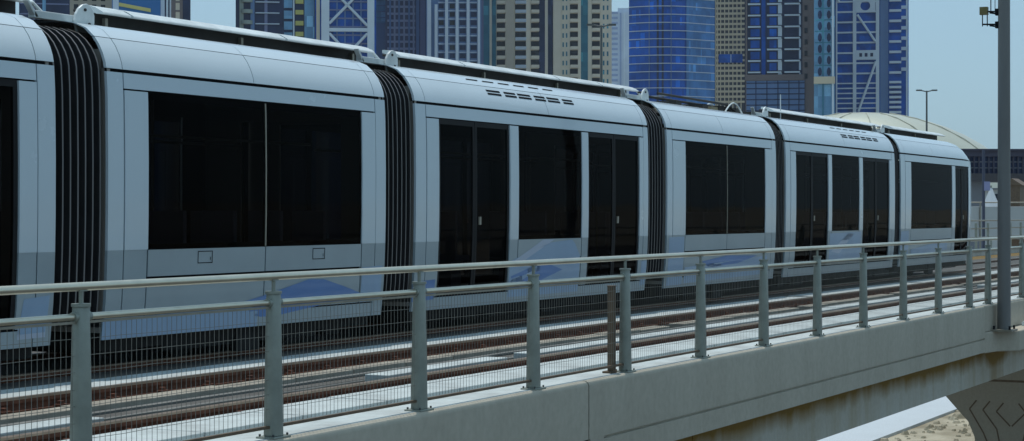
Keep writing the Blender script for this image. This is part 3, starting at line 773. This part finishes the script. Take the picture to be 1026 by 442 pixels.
# cyan sliver and mauve tower
t = Tower('tower', 'slim cyan glass tower squeezed between the braced tower and the mauve tower', 377, 387, 640, 160, B['sky'])
t.strip('base_glass', B['steelblue'], 377, 387, .3, 0, t.z(24))
for z in t.floors(6, -6, 60): t.part('floor_band', B['steelblue'], [(t.u0, t.u1, -.4, 0, z, z + .3)])
t = Tower('tower', 'mauve brown office tower with a fine grid of small windows', 387, 427, 620, 180, gl('mauve_glass', (.05, .065, .16), cell=(.7, .7, .43)))
for i, px in enumerate((390, 394.5, 399, 404, 409, 413.5)):
    t.strip('pilaster', B['mauve2'] if i % 2 else B['steelblue'], px, px + 1.8, .5)
for z in t.floors(7, -6, 66): t.part('floor_band', B['mauve2'], [(t.u(388), t.u(416), -.45, 0, z, z + .7)])
t.strip('side_wall', B['steelblue'], 417, 420, .3); t.strip('side_wall', B['mauve'], 421, 426, .5)
# finned tower
t = Tower('tower', 'blue glass tower with tall white vertical fins beside the mauve tower', 427.5, 481.5, 600, 200, B['steelblue'])
for a, c in ((428, 432), (446, 449), (456.5, 459.5), (467.5, 470.5), (478.5, 481)): t.strip('fin', B['white'], a, c, 1.6)
t.strip('fin', B['white'], 435.5, 438.5, 1.6, 0, t.z(5))
rs = random.Random(11)
for z in t.floors(8.3, -8, 74):
    for a, c in ((439, 445), (450, 456), (460, 467), (471, 478)):
        t.part('window', B['navy'] if rs.random() < .7 else B['dark'], [(t.u(a + .6), t.u(c - .4), -.12, .2, z, z + 1.5)])
    t.part('floor_band', B['pale'], [(t.u(439), t.u(478), -.35, 0, z + 1.75, z + 2.05)])
# beige residential tower
t = Tower('tower', 'tall beige residential tower with stacks of balconies and teal glass strips', 482, 612, 650, 210, B['beige'], depth=35)
for a, c, m in ((482, 484.5, 'mauve'), (484.5, 490.5, 'teal'), (493, 497, 'teal'), (540, 546, 'navy'), (549, 554, 'navy'), (582, 589, 'teal')): t.strip('glass_strip', B[m], a, c, .25)
for a, c in ((506.5, 515), (527, 531.5), (554.5, 562), (579, 582)): t.strip('pilaster', B['beige2'] if a == 506.5 else B['beige'], a, c, .9)
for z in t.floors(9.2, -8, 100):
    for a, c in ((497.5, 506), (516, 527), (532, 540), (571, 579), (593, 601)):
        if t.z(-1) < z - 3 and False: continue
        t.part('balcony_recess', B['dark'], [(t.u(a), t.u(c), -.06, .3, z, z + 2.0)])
for z in t.floors(9.2, -8, 100):
    for a, c in ((497.5, 506), (516, 527), (532, 540), (571, 579), (593, 601)):
        t.part('balcony', B['beige'] if a != 516 else B['white'], [(t.u(a + .4), t.u(c + .4), -1.3, -.1, z - .95, z + .15)])
    t.part('window', B['teal'], [(t.u(563.5), t.u(565), -.08, .2, z, z + 1.6), (t.u(567), t.u(568.4), -.08, .2, z, z + 1.6)])
    t.part('window', B['teal'], [(t.u(604), t.u(605.6), -.08, .2, z, z + 1.6), (t.u(608), t.u(609.6), -.08, .2, z, z + 1.6)])
# pale distant tower
t = Tower('tower', 'pale lilac distant tower with a stepped flat top showing beside the beige tower', 611, 629, 1150, 0.01, None)
t.H = t.z(12)
t.part('wall', B['pale'], [(t.u(610), t.u(633), 0, 20, 0, t.z(12))]); t.part('upper_wall', B['pale'], [(t.u(619), t.u(633), 1, 18, t.z(12), t.z(8))])
for z in t.floors(5.2, 14, 96): t.part('floor_band', B['pblue'], [(t.u(611.5), t.u(619), -.3, 0, z, z + 1.4)])
t.strip('pilaster', B['pblue'], 621, 622.5, .4, 0, t.z(13)); t.strip('pilaster', B['white'], 625, 626.2, .4, 0, t.z(13))
# royal blue curved tower
t = Tower('tower', 'royal blue curved glass tower with thin white floor lines', 630, 715, 780, 220, None, depth=40)
ua, ub, uc = t.u(630), t.u(687), t.u(718.5)
arc = [(ua + (ub - ua) * i / 12, 9 * (1 - math.sin(math.pi * (.22 + .5 * i / 12))) * 1.2) for i in range(13)]
foot = arc + [(uc, 13), (uc - 3, 34), (ua + 6, 40), (ua - 0.0, 24)]
b = MB(); b.prism_z(foot, 0, 220); b.build('glass_wall', B['royal'], t.t)
b = MB(); p0, p1 = foot[12], foot[13]
b.prism_z([(p0[0] + .3, p0[1] - .35), (p1[0] - .4, p1[1] - .5), (p1[0] - .4, p1[1]), (p0[0] + .3, p0[1])], 0, 220); b.build('glass_facet', gl('facet_glass', (.06, .22, .55), .3), t.t)
for z in t.floors(8.2, -10, 105):
    b = MB(); outer = [(x * 1.004, y - .75) for x, y in foot[:14]]; inner = [(x, y + .2) for x, y in foot[:14]]
    b.prism_z(outer + inner[::-1], z, z + .3); b.build('floor_band', B['pale'], t.t)
for px in (634, 638, 643, 650, 658, 663, 672):
    i = (px - 630) / 57 * 12; k = int(i); yv = arc[k][1] - .45
    t.part('mullion', B['navy'] if px in (658, 663) else B['steelblue'], [(t.u(px), t.u(px + .8 + (1.2 if px in (658, 663) else 0)), yv, yv + 2, 0, 220)])
# tan grid tower
t = Tower('tower', 'tan grid fronted tower with one band of blue glazing', 717, 746.5, 700, 200, B['midglass'])
for px in [716.8, 718.5] + [721.5 + 4.1 * i for i in range(7)]: t.strip('pilaster', B['tan'], px, px + 1.0, .5)
for z in t.floors(5.2, -6, 108): t.part('floor_band', B['tan'], [(t.u0, t.u1, -.35, 0, z, z + .8)])
t.part('glazing', B['blue'], [(t.u(720), t.u(744), -.9, 0, t.z(63), t.z(54.5))]); t.part('glazing_post', B['pale'], [(t.u(732), t.u(732.7), -1.1, -.9, t.z(63), t.z(54.5))])
# dark blue balcony tower
t = Tower('tower', 'dark blue tower with rows of white balcony edges in a brown frame', 747, 816, 560, 190, B['navy'])
t.strip('frame', B['brown'], 804, 816, .8); t.strip('frame', B['brown'], 747, 748.6, .8)
t.strip('glass_strip', B['blue'], 763, 767, .3)
for z in t.floors(11.4, -6.5, 74):
    for a, c in ((749.5, 762), (768.5, 783), (786, 801.5)): t.part('balcony_edge', B['white'], [(t.u(a), t.u(c), -1.2, 0, z, z + .42)])
    t.part('wall_panel', B['white'], [(t.u(779.5), t.u(783.5), -.7, 0, z - 2.6, z)]); t.part('wall_panel', B['pale'], [(t.u(800.5), t.u(802.5), -.7, 0, z - 2.6, z)])
    t.part('window', B['blue'], [(t.u(752), t.u(761), -.2, .1, z - 2.6, z - .4)]); t.part('window', B['blue'], [(t.u(771), t.u(778), -.2, .1, z - 2.6, z - .4)])
    t.part('frame_notch', B['dark'], [(t.u(806), t.u(809), -1.0, 0, z - 1.8, z - .3)])
t.part('transfer_band', B['brown'], [(t.u(746.5), t.u(806), -1.5, 0, t.z(81), t.z(75))])
t.part('podium_glass', B['steelblue'], [(t.u(748), t.u(806), -1.3, 0, 0, t.z(81.2))])
for px in (757, 768, 779, 790, 800): t.strip('podium_mullion', B['navy'], px, px + .8, 1.5, 0, t.z(81.4))
for z in t.floors(5.5, 84, 112): t.part('podium_band', B['navy'], [(t.u(748), t.u(806), -1.45, -1.2, z, z + .3)])
# teal tower with oval windows
t = Tower('tower', 'teal glass tower with a column of dark oblong windows left of the white gridded tower', 816.5, 835.5, 530, 185, B['sky'])
for z in t.floors(11.4, -8, 76):
    for px in (820, 829):
        b = MB(); b.prism_y([(t.u(px) + .55 * math.cos(a) + .4, z + 1.2 * math.sin(a)) for a in [2 * math.pi * k / 12 for k in range(12)]], -.2, .1); b.build('window', B['navy'], t.t)
    t.part('floor_band', B['teal'], [(t.u0, t.u1, -.12, 0, z + 1.6, z + 1.9)])
t.strip('pilaster', B['white'], 833.5, 835.5, .8); t.strip('pilaster', B['teal'], 824, 825.2, .4)
t.part('ledge', B['tan'], [(t.u0 - .3, t.u1 + .3, -1, 0, t.z(84), t.z(77))])
# white grid tower
t = Tower('tower', 'royal blue tower with white grid, diagonal braces and a round opening, rightmost on the skyline', 836.5, 909.5, 590, 200, B['blue'])
for a, c, m in ((837.5, 839, 'white'), (854.5, 858, 'white'), (877.5, 881, 'white')): t.strip('column', B[m], a, c, 1.0)
t.strip('corner_column', B['white'], 907.8, 909.5, .3)
t.strip('glass_strip', B['steelblue'], 882, 890, .4)
ys = [-8 + 10.3 * i for i in range(9)]; zz = [t.z(y) for y in ys] + [t.z(84 + 5 * i) for i in range(10)]
for i, z in enumerate(zz):
    t.part('floor_slab', B['white'], [(t.u(839), t.u(880), -.7, 0, z, z + (.5 if i < 9 else .36))])
    t.part('balcony', B['white'], [(t.u(891), t.u(903), -1.6, 0, z, z + .7)])
    if i < 9: t.part('balcony', B['pale'], [(t.u(903), t.u(909), -.9, 0, z + .9, z + 1.9)])
b = MB(); n = 24; cx, cz, rr = t.u(867), t.z(6), 1.5
sq = []
for k in range(n):
    a = 2 * math.pi * k / n; c_, s_2 = math.cos(a), math.sin(a); m__ = max(abs(c_), abs(s_2)); sq.append((cx + 3.1 * c_ / m__, cz + 2.1 * s_2 / m__))
ci = [(cx + rr * math.cos(2 * math.pi * k / n), cz + rr * math.sin(2 * math.pi * k / n)) for k in range(n)]
b.add([(x, -1.1, z) for x, z in sq] + [(x, -1.1, z) for x, z in ci] + [(x, -.2, z) for x, z in sq] + [(x, -.2, z) for x, z in ci],
      [f for k in range(n) for f in ((k, (k + 1) % n, n + (k + 1) % n, n + k), (n + k, n + (k + 1) % n, 3 * n + (k + 1) % n, 3 * n + k), (k, (k + 1) % n, 2 * n + (k + 1) % n, 2 * n + k))])
b.build('round_opening', B['white'], t.t)
b = MB(); b.box(t.u(858), t.u(878), -1.1, 0, t.z(60), t.z(50.5)); b.mi = 1
for px in (861, 866.4, 872): b.box(t.u(px), t.u(px + 2.8), -1.16, -1.0, t.z(57), t.z(53.4))
b.build('square_opening_panel', [B['white'], B['navy']], t.t)
for (a, ya, c, yc) in ((859, 15, 877, 42), (877.5, 62, 860, 112), (840, 2, 846, -30)):
    b = MB(); b.tube([(t.u(a), -1.3, t.z(ya)), (t.u(c), -1.3, t.z(yc))], .38, 6); b.build('brace', B['white'], t.t)

# ------------------------------------------------------------------ metro station shell
def at(px, d): return fwd * d + rgt * (px - 513) * d / F
c = at(884, 330)
ms_ = thing('station', 'low pale golden shell roof of a station rising behind the tram tail', 'station', (c.x, c.y, GZ), math.atan2(rgt.y, rgt.x))
b = MB(); rows = []; HH = (214 - 112.5) * 348 / F + HC - GZ
for i in range(15):
    ph = math.pi / 2 * i / 14; rows.append([(35 * math.cos(ph) * math.cos(t), 18 * math.cos(ph) * math.sin(t) + 18, HH * math.sin(ph)) for t in [2 * math.pi * k / 48 for k in range(49)]])
b.sheet(rows); b.build('shell', mat('gold_shell', (.50, .51, .42), .35, .2, .06, .1), ms_, smooth=True)
for k in range(5):
    b = MB(); t_ = math.pi * (1.18 + .16 * k); pts = [(35.1 * math.cos(math.pi / 2 * i / 10) * math.cos(t_), 18.1 * math.cos(math.pi / 2 * i / 10) * math.sin(t_) + 18, (HH + .1) * math.sin(math.pi / 2 * i / 10)) for i in range(10)]
    b.tube(pts, .10, 5); b.build('shell_seam', mat('shell_seam', (.44, .44, .36), .5), ms_)

# ------------------------------------------------------------------ footbridge and things beyond the tram nose
d_ = 150; k = d_ / F; c = at(1005, d_)
fb = thing('footbridge', 'dark glazed covered footbridge crossing behind the mast', 'footbridge', (c.x, c.y, GZ), math.atan2(rgt.y, rgt.x) + R(4))
def zz_(py): return HC + (214 - py) * k - GZ
u0, u1 = -55 * k, 60 * k
dk = flat('bridge_dark_cladding', (.045, .045, .075)); gy = flat('bridge_grey', (.16, .17, .19))
b = MB(); b.box(u0, u1, -.4, 4.4, zz_(157), zz_(151)); b.box(u0, u1, -.7, 4.7, zz_(151), zz_(149.5)); b.build('roof', dk, fb.__class__ and fb)
b = MB(); b.box(u0, u1, 0, 4, zz_(174), zz_(157)); b.build('glazing', B['navy'], fb)
for i in range(24):
    b = MB(); u = u0 + (u1 - u0) * i / 23; b.box(u - .06, u + .06, -.15, .05, zz_(174), zz_(157)); b.build('mullion', dk, fb)
for py in (162, 168): b = MB(); b.box(u0, u1, -.12, .0, zz_(py + .7), zz_(py)); b.build('transom', gy, fb)
b = MB(); b.box(u0, u1, -.5, 4.5, zz_(182), zz_(174)); b.build('girder', flat('girder_brown', (.05, .045, .05)), fb)
for px in (979, 1030):
    b = MB(); u = (px - 1005) * k; b.box(u - .7, u + .7, .5, 2.5, 0, zz_(182)); b.build('column', gy, fb)
# platform canopies further down the line
tent_m = flat('white_membrane', (.55, .58, .60), var=.05)
for i, (px, dd, hw, py) in enumerate(((993, 130, .5, 186), (1019, 132, .6, 188), (1034, 126, .6, 188))):
    c = at(px, dd); kk = dd / F; zt = HC + (214 - py) * kk - GZ
    b = MB(); b.add([(0, 0, zt)] + [(hw * a, hw * e_, zt - 1.5) for a, e_ in ((-1, -1), (0, -1.15), (1, -1), (1.15, 0), (1, 1), (0, 1.15), (-1, 1), (-1.15, 0))], [(0, j, j % 8 + 1) for j in range(1, 9)])
    cp = thing('canopy', ['small white pointed canopy just right of the tram nose', 'white pointed canopy right of the mast', 'white pointed canopy at the right edge'][i], 'canopy', (c.x, c.y, GZ), group='pointed canopies beyond the tram')
    b.build('membrane', tent_m, cp); b = MB(); b.tube([(0, 0, 0), (0, 0, zt)], .07, 8); b.build('pole', M['post'], cp)
# low pale buildings and wall beyond the viaduct
c = at(1010, 180); kk = 180 / F
lb = thing('building', 'long low pale concrete building below the dark footbridge', 'building', (c.x, c.y, GZ), math.atan2(rgt.y, rgt.x))
b = MB(); b.box(-8, 9, 0, 10, 0, HC + (214 - 190) * kk - GZ); b.build('wall', flat('pale_wall', (.48, .48, .46)), lb)
for z in (GZ + 1, GZ + 4.6):
    pass
for i in range(9):
    for j, py in enumerate((196, 208, 222)):
        b = MB(); u = -7.2 + i * 1.8; z = HC + (214 - py) * kk - GZ; b.box(u, u + 1.0, -.08, .2, z - .45, z + .15); b.build('window', B['dark'], lb)
b = MB(); b.box(-8.3, 9.3, -.4, 10.3, HC + (214 - 190) * kk - GZ, HC + (214 - 188.5) * kk - GZ); b.build('roof', gy, lb)
c = at(1017, 120); b = MB(); b.prism_x([(-.7, 0), (.7, 0), (0, .45)], -1.0, 1.0); b.box(-.9, .9, -.5, .5, -11.2, 0)
o = b.build('kiosk', M['rust_post'], None, loc=(c.x, c.y, HC + (214 - 186) * 120 / F)); tag(o, 'brown pitched kiosk roof right of the mast under the footbridge', 'kiosk')
c = at(1005, 118); kk = 118 / F
bw = thing('barrier', 'long white concrete barrier on the far side of the viaduct below the footbridge', 'barrier', (c.x, c.y, GZ), math.atan2(rgt.y, rgt.x))
for i in range(6):
    b = MB(); b.box(-4.5 + i * 1.5, -3.04 + i * 1.5, -.15, .15, HC + (214 - 214) * kk - GZ - 1.6, HC + (214 - 207) * kk - GZ); b.build('barrier_panel', flat('barrier_paint', (.42, .43, .42)), bw, bevel=.02)
for i in range(7):
    b = MB(); b.tube([(-4.5 + i * 1.5, -.3, 0), (-4.5 + i * 1.5, -.3, HC + (214 - 203) * kk - GZ)], .05, 6); b.build('post', M['rail_dull'], bw)
b = MB(); b.tube([(-4.6, -.3, HC + (214 - 203) * kk - GZ), (4.6, -.3, HC + (214 - 203) * kk - GZ)], .04, 6); b.build('rail', M['rail_dull'], bw)
# signal post with a lilac plate
c = at(985.5, 75); kk = 75 / F
sgn = thing('signal_post', 'thin dark signal post with a small lilac plate right of the tram nose', 'signal', (c.x, c.y, -.2), math.atan2(rgt.y, rgt.x))
b = MB(); b.tube([(0, 0, 0), (0, 0, HC + (214 - 150) * kk + .2)], .06, 8); b.build('pole', flat('dark_pole', (.06, .07, .11)), sgn)
b = MB(); b.box(.0, .24, -.09, -.065, HC + (214 - 191) * kk + .2, HC + (214 - 182) * kk + .2); b.build('plate', flat('lilac_plate', (.28, .30, .50)), sgn)

# ------------------------------------------------------------------ street lamps
def lamp(px, d, py, arm, label):
    c = at(px, d); k = d / F; H = HC + (214 - py) * k - GZ
    t = thing('street_lamp', label, 'street lamp', (c.x, c.y, GZ), math.atan2(rgt.y, rgt.x), group='street lamps behind the tram')
    b = MB(); b.tube([(0, 0, 0), (0, 0, H)], .10, 8, .045); b.build('pole', flat('lamp_pole', (.10, .11, .11)), t)
    for sg in (-1, 1):
        b = MB(); b.tube([(0, 0, H - .05), (sg * arm * .6, 0, H + .02)], .03, 6); b.build('arm', flat('lamp_arm', (.10, .11, .11)), t)
        b = MB(); b.box(min(sg * arm * .5, sg * arm), max(sg * arm * .5, sg * arm), -.09, .09, H - .01, H + .06); b.build('lamp_head', flat('lamp_head', (.09, .10, .10)), t)
lamp(928.5, 100, 91, .55, 'slender twin arm street lamp standing against clear sky above the golden shell')
lamp(602.5, 75, 25.5, .58, 'twin arm street lamp in front of the beige residential tower')

# ------------------------------------------------------------------ desert haze
hz = MB(); hz.box(-500, 1700, -900, 1500, GZ - 1.5, 225)
ho = hz.build('haze', []); ho['kind'] = 'stuff'
hm = bpy.data.materials.new('haze_air'); hm.use_nodes = True; hn = hm.node_tree; hn.nodes.clear()
pv = hn.nodes.new('ShaderNodeVolumePrincipled'); pv.inputs['Color'].default_value = (.82, .92, 1, 1); pv.inputs['Density'].default_value = .00009; pv.inputs['Anisotropy'].default_value = .2
oo = hn.nodes.new('ShaderNodeOutputMaterial'); hn.links.new(pv.outputs[0], oo.inputs['Volume'])
ho.data.materials.append(hm)
